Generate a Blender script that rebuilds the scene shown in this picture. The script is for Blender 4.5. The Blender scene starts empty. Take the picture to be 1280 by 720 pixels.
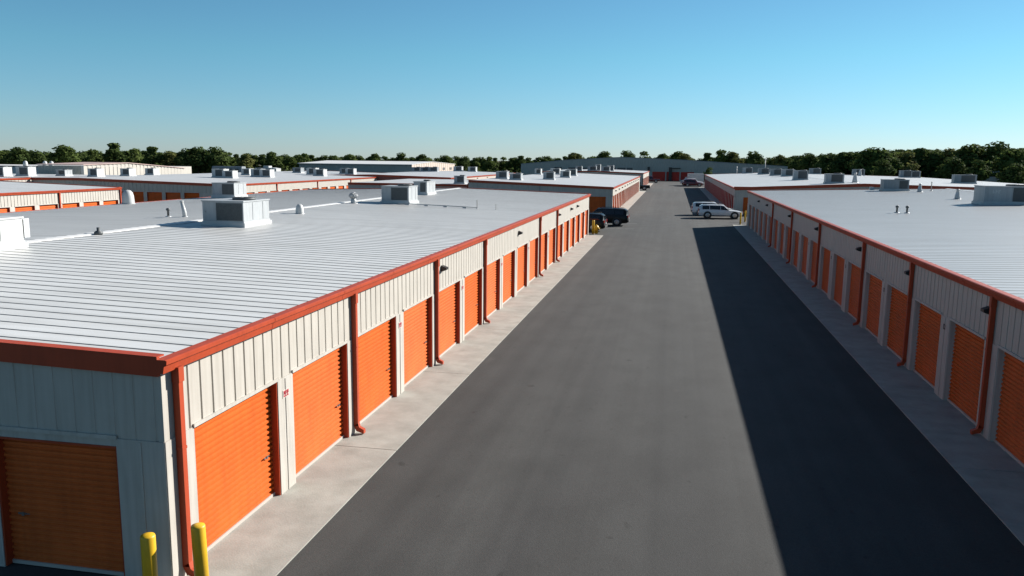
import bpy, math, random
from mathutils import Vector, Matrix
R = math.radians
rnd = random.Random(7)
SC = bpy.context.scene
COL = SC.collection

# ------------------------------------------------------------------ mesh helpers
class MB:
    """collects faces; build() links them as ONE mesh object"""
    def __init__(s): s.v = []; s.f = []; s.m = []; s.sm = []
    def face(s, pts, mi=0, smooth=False):
        b = len(s.v); s.v += [tuple(p) for p in pts]
        s.f.append(tuple(range(b, b + len(pts)))); s.m.append(mi); s.sm.append(smooth)
    def box(s, x0, x1, y0, y1, z0, z1, mi=0):
        b = len(s.v)
        s.v += [(x0,y0,z0),(x1,y0,z0),(x1,y1,z0),(x0,y1,z0),(x0,y0,z1),(x1,y0,z1),(x1,y1,z1),(x0,y1,z1)]
        for q in ((0,3,2,1),(4,5,6,7),(0,1,5,4),(1,2,6,5),(2,3,7,6),(3,0,4,7)):
            s.f.append(tuple(b+i for i in q)); s.m.append(mi); s.sm.append(False)
    def loft(s, rings, mi=0, smooth=True, closed=True, caps=True):
        n = len(rings[0]); b = len(s.v)
        for r in rings: s.v += [tuple(p) for p in r]
        for k in range(len(rings)-1):
            for i in range(n if closed else n-1):
                j = (i+1) % n
                s.f.append((b+k*n+i, b+k*n+j, b+(k+1)*n+j, b+(k+1)*n+i)); s.m.append(mi); s.sm.append(smooth)
        if caps and closed:
            s.f.append(tuple(b+i for i in reversed(range(n)))); s.m.append(mi); s.sm.append(False)
            e = b+(len(rings)-1)*n
            s.f.append(tuple(e+i for i in range(n))); s.m.append(mi); s.sm.append(False)
    def lathe(s, prof, n=16, c=(0,0,0), mi=0, smooth=True):
        rings = []
        for r, z in prof:
            rings.append([(c[0]+r*math.cos(2*math.pi*i/n), c[1]+r*math.sin(2*math.pi*i/n), c[2]+z) for i in range(n)])
        s.loft(rings, mi, smooth)
    def tube(s, pts, rad, n=8, mi=0, smooth=True):
        rings = []
        for i, p in enumerate(pts):
            p = Vector(p)
            d = (Vector(pts[min(i+1, len(pts)-1)]) - Vector(pts[max(i-1, 0)])).normalized()
            a = Vector((0,0,1)) if abs(d.z) < .9 else Vector((1,0,0))
            u = d.cross(a).normalized(); w = u.cross(d)
            r = rad[i] if isinstance(rad, (list, tuple)) else rad
            rings.append([p + u*r*math.cos(2*math.pi*k/n) + w*r*math.sin(2*math.pi*k/n) for k in range(n)])
        s.loft(rings, mi, smooth)
    def extrude_y(s, prof, y0, y1, mi=0, smooth=False, caps=True):
        s.loft([[(x, y0, z) for x, z in prof], [(x, y1, z) for x, z in prof]], mi, smooth, True, caps)
    def weld(s):
        k = {}; mp = []; nv = []
        for p in s.v:
            q = tuple(round(c, 5) for c in p)
            if q not in k: k[q] = len(nv); nv.append(p)
            mp.append(k[q])
        s.v = nv; s.f = [tuple(mp[i] for i in f) for f in s.f]
    def mesh(s, name, mats):
        me = bpy.data.meshes.new(name)
        me.from_pydata(s.v, [], s.f)
        for m in (mats if isinstance(mats, (list, tuple)) else [mats]): me.materials.append(m)
        me.polygons.foreach_set('material_index', s.m)
        me.polygons.foreach_set('use_smooth', s.sm)
        me.update()
        return me
    def build(s, name, mats, parent=None, loc=(0,0,0), rz=0):
        return put(name, s.mesh(name, mats), parent, loc, rz)

def put(name, me, parent=None, loc=(0,0,0), rz=0, scale=None):
    o = bpy.data.objects.new(name, me); COL.objects.link(o)
    o.location = loc; o.rotation_euler = (0, 0, rz)
    if scale: o.scale = scale if isinstance(scale, (tuple, list)) else (scale,)*3
    if parent: o.parent = parent
    return o
def tag(o, label, cat, group=None, kind=None):
    o['label'] = label; o['category'] = cat
    if group: o['group'] = group
    if kind: o['kind'] = kind
    return o
def thing(name, label, cat, loc=(0,0,0), rz=0, group=None):
    return tag(put(name, None, None, loc, rz), label, cat, group)
def structure(o): o['kind'] = 'structure'; return o
def copy_thing(src, loc, rz, label=None, scale=None):
    r = src.copy(); COL.objects.link(r); r.location = loc; r.rotation_euler = (0,0,rz)
    if scale: r.scale = scale
    if label: r['label'] = label
    for ch in list(src.children):
        c = ch.copy(); COL.objects.link(c); c.parent = r
        for g in list(ch.children):
            d = g.copy(); COL.objects.link(d); d.parent = c
    return r

# ------------------------------------------------------------------ materials
ALB = .74      # the picture is exposed about one stop over the sky's own strength, so surface colours sit a little lower
def mat(name, col, rough=.6, metal=0, spec=.5, var=0, vscale=3, bump=0, bscale=40, streak=0, coords='Object', col2=None, sscale=(5,5,.35), rand=0):
    col = tuple(c*ALB for c in col); col2 = col2 and tuple(c*ALB for c in col2)
    m = bpy.data.materials.new(name); m.use_nodes = True
    nt = m.node_tree; b = nt.nodes['Principled BSDF']
    b.inputs['Base Color'].default_value = (*col, 1); b.inputs['Roughness'].default_value = rough
    b.inputs['Metallic'].default_value = metal; b.inputs['Specular IOR Level'].default_value = spec
    if var or bump or streak or col2:
        tc = nt.nodes.new('ShaderNodeTexCoord')
        mp = nt.nodes.new('ShaderNodeMapping'); nt.links.new(tc.outputs[coords], mp.inputs[0])
        last = None
        if var or col2:
            n = nt.nodes.new('ShaderNodeTexNoise'); n.inputs['Scale'].default_value = vscale
            n.inputs['Detail'].default_value = 6; n.inputs['Roughness'].default_value = .65
            nt.links.new(mp.outputs[0], n.inputs['Vector'])
            cr = nt.nodes.new('ShaderNodeValToRGB')
            cr.color_ramp.elements[0].position = .3; cr.color_ramp.elements[1].position = .7
            lo = col2 or tuple(c*(1-var) for c in col); hi = col if col2 else tuple(min(1, c*(1+var)) for c in col)
            cr.color_ramp.elements[0].color = (*lo, 1); cr.color_ramp.elements[1].color = (*hi, 1)
            nt.links.new(n.outputs['Fac'], cr.inputs[0]); last = cr.outputs[0]
        if streak:
            mp2 = nt.nodes.new('ShaderNodeMapping'); nt.links.new(tc.outputs[coords], mp2.inputs[0])
            mp2.inputs['Scale'].default_value = sscale
            n2 = nt.nodes.new('ShaderNodeTexNoise'); n2.inputs['Scale'].default_value = 2.2; n2.inputs['Detail'].default_value = 5
            nt.links.new(mp2.outputs[0], n2.inputs['Vector'])
            cr2 = nt.nodes.new('ShaderNodeValToRGB'); cr2.color_ramp.elements[0].position = .32; cr2.color_ramp.elements[1].position = .6
            cr2.color_ramp.elements[0].color = (1-streak, 1-streak*1.05, 1-streak*1.15, 1); cr2.color_ramp.elements[1].color = (1,1,1,1)
            nt.links.new(n2.outputs['Fac'], cr2.inputs[0])
            mx = nt.nodes.new('ShaderNodeMix'); mx.data_type = 'RGBA'; mx.blend_type = 'MULTIPLY'; mx.inputs[0].default_value = 1
            if last: nt.links.new(last, mx.inputs[6])
            else: mx.inputs[6].default_value = (*col, 1)
            nt.links.new(cr2.outputs[0], mx.inputs[7]); last = mx.outputs[2]
        if rand and last:
            oi = nt.nodes.new('ShaderNodeObjectInfo'); mr = nt.nodes.new('ShaderNodeMapRange'); mr.inputs[3].default_value = 1-rand; mr.inputs[4].default_value = 1+rand*.6
            nt.links.new(oi.outputs['Random'], mr.inputs[0]); hs = nt.nodes.new('ShaderNodeHueSaturation'); nt.links.new(mr.outputs[0], hs.inputs['Value'])
            mr2 = nt.nodes.new('ShaderNodeMapRange'); mr2.inputs[3].default_value = 1.0; mr2.inputs[4].default_value = .965; nt.links.new(oi.outputs['Random'], mr2.inputs[0]); nt.links.new(mr2.outputs[0], hs.inputs['Saturation'])
            nt.links.new(last, hs.inputs['Color']); last = hs.outputs[0]
        if last: nt.links.new(last, b.inputs['Base Color'])
        if bump:
            n3 = nt.nodes.new('ShaderNodeTexNoise'); n3.inputs['Scale'].default_value = bscale; n3.inputs['Detail'].default_value = 4
            nt.links.new(mp.outputs[0], n3.inputs['Vector'])
            bp = nt.nodes.new('ShaderNodeBump'); bp.inputs['Strength'].default_value = bump; bp.inputs['Distance'].default_value = .02
            nt.links.new(n3.outputs['Fac'], bp.inputs['Height']); nt.links.new(bp.outputs[0], b.inputs['Normal'])
    return m

M = {}
M['wall'] = mat('cream_wall', (.535,.50,.44), .55, var=.06, vscale=1.2, streak=.12)
M['pier'] = mat('cream_pier', (.56,.53,.475), .55, var=.06, vscale=1.5, streak=.16)
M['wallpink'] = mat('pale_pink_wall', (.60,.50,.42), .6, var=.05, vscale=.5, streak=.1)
M['wallgrey'] = mat('grey_metal_wall', (.44,.45,.41), .6, var=.06, vscale=.25, streak=.2)
M['door'] = mat('orange_door', (.71,.134,.015), .5, spec=.14, var=.10, vscale=1.3, streak=.14, rand=.07)
M['doorred'] = mat('red_door', (.62,.035,.016), .5, var=.08, vscale=1.5)
M['red'] = mat('red_trim', (.47,.066,.021), .48, spec=.3, var=.09, vscale=1.6, streak=.12)
M['seal'] = mat('pale_bottom_seal', (.5,.45,.4), .7)
M['black'] = mat('black_lamp_housing', (.015,.015,.016), .45)
M['lens'] = mat('lamp_lens', (.35,.35,.33), .2)
M['steel'] = mat('zinc_latch', (.42,.42,.42), .35, metal=.9)
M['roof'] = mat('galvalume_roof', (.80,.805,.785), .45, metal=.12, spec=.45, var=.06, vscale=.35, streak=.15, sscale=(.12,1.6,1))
M['roofblue'] = mat('darker_galvalume_roof', (.52,.54,.54), .42, metal=.15, spec=.5, var=.05, vscale=.35, streak=.10, sscale=(.12,1.6,1))  # one darker, even tone for the whole front right roof
M['roofmid'] = mat('pale_metal_roof', (.61,.62,.62), .5, var=.06, vscale=.3, streak=.10, sscale=(.12,1.6,1))
M['roofdull'] = mat('dull_metal_roof', (.58,.60,.60), .5, var=.06, vscale=.3, streak=.10, sscale=(.12,1.6,1))
M['lap'] = mat('roof_sheet_lap', (.60,.61,.60), .5, var=.12, vscale=1.5)
M['seam'] = mat('painted_shade_roof_seam', (.24,.255,.26), .6)  # rib shade painted into the colour, as the ribs themselves are nearly flat
M['ridge'] = mat('white_ridge_cap', (.78,.78,.76), .45)
M['white'] = mat('white_roof_membrane', (.78,.77,.74), .5, var=.05, vscale=.4)
M['ac'] = mat('pale_ac_cabinet', (.40,.425,.44), .5, var=.07, vscale=2, streak=.12)
M['acw'] = mat('white_ac_cabinet', (.56,.575,.57), .5, var=.05, vscale=2, streak=.08)
M['acg'] = mat('grey_ac_cabinet', (.27,.30,.32), .5, var=.08, vscale=2, streak=.12)
M['coil'] = mat('dark_coil', (.10,.11,.115), .6, metal=.3, var=.2, vscale=14)
M['curb'] = mat('galvanised_curb', (.48,.50,.51), .5, metal=.2, var=.1, vscale=3)
M['yellow'] = mat('yellow_bollard_paint', (.78,.47,.015), .45, var=.1, vscale=6, streak=.1)
M['plate'] = mat('number_plate_white', (.62,.56,.50), .5)
M['mark'] = mat('number_plate_red', (.5,.03,.05), .5)
M['darkmark'] = mat('number_plate_black', (.02,.02,.02), .5)
M['trunk'] = mat('bark', (.075,.055,.04), .9, var=.3, vscale=6)
M['asphaltfar'] = None
M['pole'] = mat('pale_pole', (.5,.5,.47), .5)
M['rubber'] = mat('tyre_rubber', (.018,.018,.018), .8)
M['glass'] = mat('car_glass', (.012,.016,.02), .06, spec=.7)
M['rim'] = mat('alloy_rim', (.45,.45,.46), .3, metal=.8)
M['tail'] = mat('tail_light_red', (.35,.01,.01), .2)
M['head'] = mat('headlight_clear', (.7,.72,.72), .1)
M['trimblack'] = mat('black_plastic', (.02,.02,.022), .55)

def leafmat(name, c1, c2):
    m = bpy.data.materials.new(name); m.use_nodes = True; nt = m.node_tree; b = nt.nodes['Principled BSDF']
    b.inputs['Roughness'].default_value = .9; b.inputs['Specular IOR Level'].default_value = .05
    g = nt.nodes.new('ShaderNodeNewGeometry'); oi = nt.nodes.new('ShaderNodeObjectInfo')
    ad = nt.nodes.new('ShaderNodeMath'); ad.operation = 'MULTIPLY_ADD'; ad.inputs[1].default_value = .6
    nt.links.new(g.outputs['Random Per Island'], ad.inputs[0])
    ml = nt.nodes.new('ShaderNodeMath'); ml.operation = 'MULTIPLY'; ml.inputs[1].default_value = .4
    nt.links.new(oi.outputs['Random'], ml.inputs[0]); nt.links.new(ml.outputs[0], ad.inputs[2])
    cr = nt.nodes.new('ShaderNodeValToRGB'); cr.color_ramp.elements[0].color = (*c1,1); cr.color_ramp.elements[1].color = (*c2,1)
    nt.links.new(ad.outputs[0], cr.inputs[0]); nt.links.new(cr.outputs[0], b.inputs['Base Color'])
    t = nt.nodes.new('ShaderNodeBsdfTranslucent'); nt.links.new(cr.outputs[0], t.inputs[0])
    mx = nt.nodes.new('ShaderNodeMixShader'); mx.inputs[0].default_value = .3
    nt.links.new(b.outputs[0], mx.inputs[1]); nt.links.new(t.outputs[0], mx.inputs[2])
    nt.links.new(mx.outputs[0], nt.nodes['Material Output'].inputs[0])
    return m
LEAF = [leafmat('leaf_dark', (.034,.056,.018), (.088,.118,.034)),
        leafmat('leaf_mid', (.044,.072,.021), (.115,.148,.04)),
        leafmat('leaf_olive', (.07,.082,.026), (.16,.165,.055))]

def asphalt_mat():
    m = bpy.data.materials.new('asphalt'); m.use_nodes = True; nt = m.node_tree; b = nt.nodes['Principled BSDF']
    N = nt.nodes.new; L = nt.links.new
    tc = N('ShaderNodeTexCoord')
    def noise(scale, sc=(1,1,1), detail=5):
        mp = N('ShaderNodeMapping'); mp.inputs['Scale'].default_value = sc; L(tc.outputs['Object'], mp.inputs[0])
        n = N('ShaderNodeTexNoise'); n.inputs['Scale'].default_value = scale; n.inputs['Detail'].default_value = detail
        L(mp.outputs[0], n.inputs['Vector']); return n.outputs['Fac']
    def ramp(f, p0, p1, c0, c1):
        r = N('ShaderNodeValToRGB'); r.color_ramp.elements[0].position = p0; r.color_ramp.elements[1].position = p1
        r.color_ramp.elements[0].color = (*c0,1); r.color_ramp.elements[1].color = (*c1,1); L(f, r.inputs[0]); return r.outputs[0]
    def mul(a, c):
        x = N('ShaderNodeMix'); x.data_type = 'RGBA'; x.blend_type = 'MULTIPLY'; x.inputs[0].default_value = 1
        L(a, x.inputs[6]); L(c, x.inputs[7]); return x.outputs[2]
    base = ramp(noise(.10, (1,.35,1), 4), .30, .70, (.0365,.0357,.0345), (.0515,.0535,.0515))   # warm dark to pale worn binder
    lanes = ramp(noise(.75, (1,.02,1), 3), .30, .70, (.80,.80,.805), (1.17,1.17,1.15))         # worn wheel lanes along the drive
    lane2 = ramp(noise(2.6, (1,.012,1), 2), .36, .64, (.93,.93,.93), (1.05,1.05,1.05))
    spots = ramp(noise(.9, (1,.6,1), 7), .34, .60, (.86,.855,.85), (1.04,1.04,1.04))
    drips = ramp(noise(3.2, (1,.7,1), 5), .26, .34, (.62,.61,.60), (1,1,1))
    grain = ramp(noise(55, (1,1,1), 2), .3, .7, (.80,.80,.80), (1.20,1.20,1.20))
    scuff = ramp(noise(.8, (1,.45,1), 8), .66, .78, (1,1,1), (1.38,1.36,1.32))
    c = base
    for k_ in (lanes, lane2, spots, drips, grain, scuff): c = mul(c, k_)
    L(c, b.inputs['Base Color']); b.inputs['Roughness'].default_value = .85; b.inputs['Specular IOR Level'].default_value = .3
    bp = N('ShaderNodeBump'); bp.inputs['Strength'].default_value = .35; bp.inputs['Distance'].default_value = .01
    L(noise(60, (1,1,1), 3), bp.inputs['Height']); L(bp.outputs[0], b.inputs['Normal'])
    return m
M['asphalt'] = asphalt_mat()
M['concrete'] = mat('concrete_apron', (.42,.412,.365), .8, var=.15, vscale=1.1, bump=.2, bscale=30, streak=.14, sscale=(.9,.9,.9))
M['grass'] = mat('dry_grass_ground', (.075,.075,.03), .9, var=.35, vscale=.03, col2=(.12,.085,.05))
M['stripe'] = mat('faded_parking_paint', (.30,.30,.29), .8, var=.3, vscale=5)

# ------------------------------------------------------------------ ground, lot, aprons
g = MB(); g.face([(-2500,-900,-.03),(2500,-900,-.03),(2500,3500,-.03),(-2500,3500,-.03)])
structure(g.build('ground', M['grass']))
g = MB(); g.face([(-150,-40,-.008),(85,-40,-.008),(85,262,-.008),(-150,262,-.008)])
structure(g.build('asphalt_lot', M['asphalt']))

def apron(x0, x1, y0, y1, slab=6.3):
    b = MB(); y = y0; gap = .02
    while y < y1-.01:
        e = min(y+slab, y1)
        b.box(x0, x1, y+gap/2, e-gap/2, -.02, .012)
        y = e
    return structure(b.build('concrete_path', M['concrete']))
WL, WR = -6.81, 7.144
apron(WL-.22, -5.53, 9.3, 66.9)
apron(5.83, WR+.22, -8, 82.2)
apron(WL-.22, -5.53, 95, 170)
apron(5.83, WR+.22, 99, 200)
apron(WL-.22, -5.53, 187, 230)

# ------------------------------------------------------------------ building parts
def header_mesh(L, zt, doors, hd, groove=True, pitch=.318, name='wall', mats=None, depth=.15, gd=.026):
    """local frame: x along the wall, outward is -y; doors = [(u0, w, h)]"""
    b = MB()
    lo = hd if doors else 0.0
    u = 0.0
    if groove:
        while u < L-.001:
            e = min(u+pitch, L); s = pitch
            pts = [(u,0),(min(u+s*.855,L),0),(min(u+s*.88,L),gd),(min(u+s*.975,L),gd),(e,0)]
            for (a,ya),(c,yc) in zip(pts, pts[1:]):
                if c-a > 1e-5: b.face([(a,ya,lo),(c,yc,lo),(c,yc,zt(c)),(a,ya,zt(a))])
            u = e
    else:
        n = max(2, int(L/4)); 
        for i in range(n):
            a = L*i/n; c = L*(i+1)/n
            b.face([(a,0,lo),(c,0,lo),(c,0,zt(c)),(a,0,zt(a))])
    if doors:
        b.face([(0,0,hd),(0,.19,hd),(L,.19,hd),(L,0,hd)])            # soffit over the openings
        ds = sorted(doors); edges = [0.0]
        for u0, w, h in ds: edges += [u0, u0+w]
        edges.append(L)
        for i in range(0, len(edges), 2):
            if edges[i+1]-edges[i] > .01:
                a, c = edges[i], edges[i+1]
                b.box(a, c, -.012, .19, 0, hd-.002, 1)
                if c-a > .5:                                          # shallow recess line up the pier
                    m = (a+c)/2; b.box(m-.02, m+.02, -.024, -.012, 0, hd-.03, 1)
        for u0, w, h in ds:
            b.box(u0-.015, u0+w+.015, -.03, -.002, hd-.012, hd+.045, 1)   # drip edge over each door
            if hd-h > .02: b.box(u0, u0+w, .02, .18, h, hd-.003, 1)
    return b.mesh(name, mats or [M['wall'], M['pier']])

_dm = {}
def door_meshes(w, h, frame, slat=.098, depth=.15, dm='door'):
    k = (round(w,2), round(h,2), frame, dm)
    if k in _dm: return _dm[k]
    b = MB(); n = max(8, int(round(h/slat))); p = h/n; y = depth
    pts = []
    for i in range(n):
        z = i*p; pts += [(z, y), (z+p*.26, y-.003), (z+p*.46, y-.030), (z+p*.80, y-.030)]
    pts.append((h, y))
    for (z0,ya),(z1,yb) in zip(pts, pts[1:]):
        b.face([(0,ya,z0),(w,ya,z0),(w,yb,z1),(0,yb,z1)])
    door = b.mesh('door', M[dm])
    s = MB(); s.box(.03, w-.03, depth-.05, depth-.01, .013, .07); seal = s.mesh('bottom_seal', M['seal'])
    f = MB(); U = [(0,.013),(.03,.013),(.03,h-.03),(w-.03,h-.03),(w-.03,.013),(w,.013),(w,h),(0,h)]
    ya, yb = .004, depth+.01
    for q in ((0,1,2,7),(2,3,6,7),(3,4,5,6)):
        f.face([(U[i][0],ya,U[i][1]) for i in q])
    for i in range(8):
        (xa,za),(xc,zc) = U[i], U[(i+1)%8]; f.face([(xa,ya,za),(xa,yb,za),(xc,yb,zc),(xc,ya,zc)])
    f.weld()
    fr = f.mesh('door_frame', M[frame])
    l = MB(); l.box(-.08, .06, -.018, 0, -.013, .016); l.box(-.012, .03, -.03, -.018, -.026, .028); l.box(.06, .11, -.014, .0, -.008, .008)
    la = l.mesh('latch', M['steel'])
    _dm[k] = (door, seal, fr, la); return _dm[k]

def put_door(root, o, rz, u0, w, h, frame='red', latch_right=True, simple=False, dm='door'):
    """o = local origin of the facade relative to the building"""
    door, seal, fr, la = door_meshes(w, h, frame, .098 if not simple else .15, dm=dm)
    c, s = math.cos(rz), math.sin(rz)
    d = put('door', door, root, (o[0]+c*u0, o[1]+s*u0, 0), rz)
    put('door_frame', fr, d)
    if not simple:
        put('bottom_seal', seal, d)
        put('latch', la, d, (w-.28 if latch_right else .28, .125, .82))
    return d

def roof_mesh(prof, y0, y1, ribs=.43, over=.0, rib_h=.010, rib_w=.036):
    b = MB(); n = max(1, int((y1-y0)/ribs))
    for (xa,za),(xb,zb) in zip(prof, prof[1:]):
        b.face([(xa,y0,za),(xb,y0,zb),(xb,y1,zb),(xa,y1,za)])
        b.face([(xa,y0,za-.06),(xa,y1,za-.06),(xb,y1,zb-.06),(xb,y0,zb-.06)])
        for i in range(1, n):
            y = y0+i*(y1-y0)/n; w = rib_w/2
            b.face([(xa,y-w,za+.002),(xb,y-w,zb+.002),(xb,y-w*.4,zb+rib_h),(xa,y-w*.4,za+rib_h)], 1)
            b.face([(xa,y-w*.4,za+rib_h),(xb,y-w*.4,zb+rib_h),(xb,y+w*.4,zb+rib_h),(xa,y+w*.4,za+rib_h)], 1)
            b.face([(xa,y+w*.4,za+rib_h),(xb,y+w*.4,zb+rib_h),(xb,y+w,zb+.002),(xa,y+w,za+.002)])
    return b

_sp = {}
def downspout_mesh(z, mt='red'):
    k = (round(z,2), mt)
    if k not in _sp:
        b = MB()                                  # outward is -y
        b.box(-.05, .05, -.115, -.014, .20, z)
        b.box(-.058, .058, -.122, -.016, z*.62, z*.62+.04); b.box(-.062, .062, -.13, -.014, z-.22, z)
        b.loft([[(-.05,-.115,.26),(.05,-.115,.26),(.05,-.015,.20),(-.05,-.015,.20)],
                [(-.05,-.14,.17),(.05,-.14,.17),(.05,-.07,.08),(-.05,-.07,.08)],
                [(-.055,-.25,.115),(.055,-.25,.115),(.055,-.25,.03),(-.055,-.25,.03)]], smooth=False)
        _sp[k] = b.mesh('downspout', M[mt])
    return _sp[k]
def _lamp():
    b = MB(); b.box(-.08,.08,-.03,-.002,-.08,.09)
    b.loft([[(-.11,-.03,-.09),(.11,-.03,-.09),(.11,-.03,.085),(-.11,-.03,.085)],
            [(-.10,-.18,-.035),(.10,-.18,-.035),(.10,-.18,.03),(-.10,-.18,.03)]], smooth=False)
    h = b.mesh('wall_lamp', M['black'])
    c = MB(); c.face([(-.09,-.05,-.089),(.09,-.05,-.089),(.08,-.16,-.048),(-.08,-.16,-.048)]); return h, c.mesh('lens', M['lens'])
LAMP = _lamp()
def _plate(mm):
    b = MB(); b.box(-.13,.13,-.02,-.013,-.075,.075)
    p = b.mesh('number_plate', M['plate'])
    d = MB()
    if mm == 'mark':
        for x0 in (-.10,-.035,.035):              # blurred red figures, not readable in the photograph
            d.box(x0,x0+.05,-.026,-.0202,.035,.055); d.box(x0,x0+.05,-.026,-.0202,-.055,-.035)
            d.box(x0,x0+.017,-.026,-.0202,-.035,.035); d.box(x0+.033,x0+.05,-.026,-.0202,-.01,.035)
    else:
        d.box(-.075,.075,-.026,-.0202,-.07,-.035); d.box(-.075,.075,-.026,-.0202,.035,.07)
        d.box(-.075,-.035,-.026,-.0202,-.035,.035); d.box(.035,.075,-.026,-.0202,-.035,.035)
    return p, d.mesh('figures', M[mm])
PLATE = {k: _plate(k) for k in ('mark', 'darkmark')}

class Bld:
    def __init__(s, label, x0, x1, y0, y1, prof, cat='storage building', name='storage_building', group=None, roof='roofmid', ribs=.43, trim='red'):
        s.x0, s.x1, s.y0, s.y1, s.prof = x0, x1, y0, y1, prof
        s.c = ((x0+x1)/2, (y0+y1)/2); s.trim = trim
        s.root = thing(name, label, cat, (s.c[0], s.c[1], 0), 0, group)
        loc = [(x-s.c[0], z) for x, z in prof]
        s.lp = loc
        s.ribs = ribs
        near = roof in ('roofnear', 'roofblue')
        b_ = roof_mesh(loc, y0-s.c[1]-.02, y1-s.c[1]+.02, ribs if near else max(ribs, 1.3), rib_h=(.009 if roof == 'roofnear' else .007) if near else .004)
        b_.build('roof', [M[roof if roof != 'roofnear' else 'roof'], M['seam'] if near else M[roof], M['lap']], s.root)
    def z(s, x):
        for (xa,za),(xb,zb) in zip(s.prof, s.prof[1:]):
            if xa <= x <= xb: return za+(zb-za)*(x-xa)/(xb-xa)
        return s.prof[0][1] if x < s.prof[0][0] else s.prof[-1][1]
    def rel(s, x, y): return (x-s.c[0], y-s.c[1])
    def east(s): return (s.x1, s.y0), R(90), s.y1-s.y0, (lambda u: s.z(s.x1)-.03)
    def west(s): return (s.x0, s.y1), R(-90), s.y1-s.y0, (lambda u: s.z(s.x0)-.03)
    def front(s): return (s.x0, s.y0), 0, s.x1-s.x0, (lambda u: s.z(s.x0+u)-.03)
    def back(s): return (s.x1, s.y1), R(180), s.x1-s.x0, (lambda u: s.z(s.x1-u)-.03)
    def wall(s, side, doors=(), groove=True, hd=2.17, frame='red', simple=False, mats=None, latch_right=True, dm='door', pitch=.318, gd=.026):
        (ox,oy), rz, L, zt = getattr(s, side)()
        doors = [d if len(d) == 3 else (*d, hd-.004) for d in doors]
        o = s.rel(ox, oy)
        put('wall', header_mesh(L, zt, doors, hd, groove, pitch, mats=mats, gd=gd), s.root, (o[0], o[1], 0), rz)
        for u0, w, h in doors: put_door(s.root, o, rz, u0, w, h, frame, latch_right, simple, dm)
    def on(s, side, u, y=0.0):
        (ox,oy), rz, L, zt = getattr(s, side)(); o = s.rel(ox, oy); c, n = math.cos(rz), math.sin(rz)
        return (o[0]+c*u-n*y, o[1]+n*u+c*y), rz
    def spouts(s, side, us, mt='red'):
        z = getattr(s, side)()[3](0)-.13
        for u in us:
            p, rz = s.on(side, u); put('downspout', downspout_mesh(z, mt), s.root, (p[0], p[1], 0), rz)
    def lamps(s, side, us, z=2.83):
        for u in us:
            p, rz = s.on(side, u)
            l = put('wall_lamp', LAMP[0], s.root, (p[0], p[1], z), rz); put('lens', LAMP[1], l)
    def plates(s, side, us, kind='mark', z=1.86):
        for u in us:
            p, rz = s.on(side, u)
            l = put('number_plate', PLATE[kind][0], s.root, (p[0], p[1], z), rz); put('figures', PLATE[kind][1], l)
    def gutter(s, side, over=.10):
        x, z = (s.lp[-1] if side == 'east' else s.lp[0]); k = 1 if side == 'east' else -1
        h = .185
        pr = [(x-.03*k, z-h), (x+.085*k, z-h), (x+.105*k, z-h*.45), (x+.145*k, z-h*.30), (x+.15*k, z+.0), (x+.125*k, z+.012), (x-.03*k, z+.012)]
        if k < 0: pr = pr[::-1]
        b = MB(); b.extrude_y(pr, s.y0-s.c[1]-.07, s.y1-s.c[1]+.07)
        yy = s.y0-s.c[1]+3.05
        while yy < s.y1-s.c[1]:                                           # lapped joints of the gutter lengths
            b.extrude_y([(x+(px-x)*1.03, z+(pz-z)*1.02+.001) for px, pz in pr], yy-.03, yy+.03); yy += 3.05
        b.build('gutter', M[s.trim], s.root)
    def rake(s, side='front', h=.23, mt=None):
        y = (s.y0-s.c[1]) if side == 'front' else (s.y1-s.c[1]); k = -1 if side == 'front' else 1
        b = MB()
        for (xa,za),(xb,zb) in zip(s.lp, s.lp[1:]):
            ya, yb = sorted((y+k*.004, y+k*.065))
            b.loft([[(xa,ya,za-h),(xa,yb,za-h),(xa,yb,za+.03),(xa,ya,za+.03)],[(xb,ya,zb-h),(xb,yb,zb-h),(xb,yb,zb+.03),(xb,ya,zb+.03)]], smooth=False)
            yc, yd = sorted((y+k*.068, y-k*.10))
            b.loft([[(xa,yc,za+.032),(xa,yd,za+.032),(xa,yd,za+.055),(xa,yc,za+.055)],[(xb,yc,zb+.032),(xb,yd,zb+.032),(xb,yd,zb+.055),(xb,yc,zb+.055)]], smooth=False)
        b.build('rake_trim', M[mt or s.trim], s.root)
    def ridge(s, i=1, w=.22):
        x, z = s.lp[i]; (xa,za),(xb,zb) = s.lp[i-1], s.lp[i+1]
        sa = (z-za)/(x-xa); sb = (zb-z)/(xb-x); y0, y1 = s.y0-s.c[1], s.y1-s.c[1]
        b = MB()
        b.extrude_y([(x-w, z-w*sa+.004),(x, z+.006),(x+w, z+w*sb+.004),(x+w, z+w*sb+.022),(x, z+.04),(x-w, z-w*sa+.022)], y0, y1)
        b.build('ridge_cap', M['ridge'], s.root)

STORE = 'metal storage unit buildings with orange roll-up doors'
# ---- front left building
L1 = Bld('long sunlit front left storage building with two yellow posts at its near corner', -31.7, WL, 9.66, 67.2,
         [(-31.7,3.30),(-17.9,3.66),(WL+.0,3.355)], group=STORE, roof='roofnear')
P = 6.35; Y0 = 10.08
dl = []
for k in range(9):
    a = Y0-9.66+P*k; dl += [(a+.27, 2.6), (a+3.45, 2.6)]
dl[-1] = (dl[-1][0]-.1, 2.55)
L1.wall('east', dl)
L1.wall('front', [(u, 2.03, 2.04) for u in (31.7-9.6, 31.7-12.9, 31.7-16.2)], latch_right=False, gd=.009)
L1.wall('west', groove=False); L1.wall('back', groove=False)
L1.spouts('east', [.28]+[Y0-9.66+P*k for k in (1,2,3,5,6)])
L1.lamps('east', [23.5-9.66, 36.0-9.66, 48.9-9.66, 55.0-9.66, 58.6-9.66])
L1.plates('east', [Y0-9.66+P*k+3.16 for k in range(9)])
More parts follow.
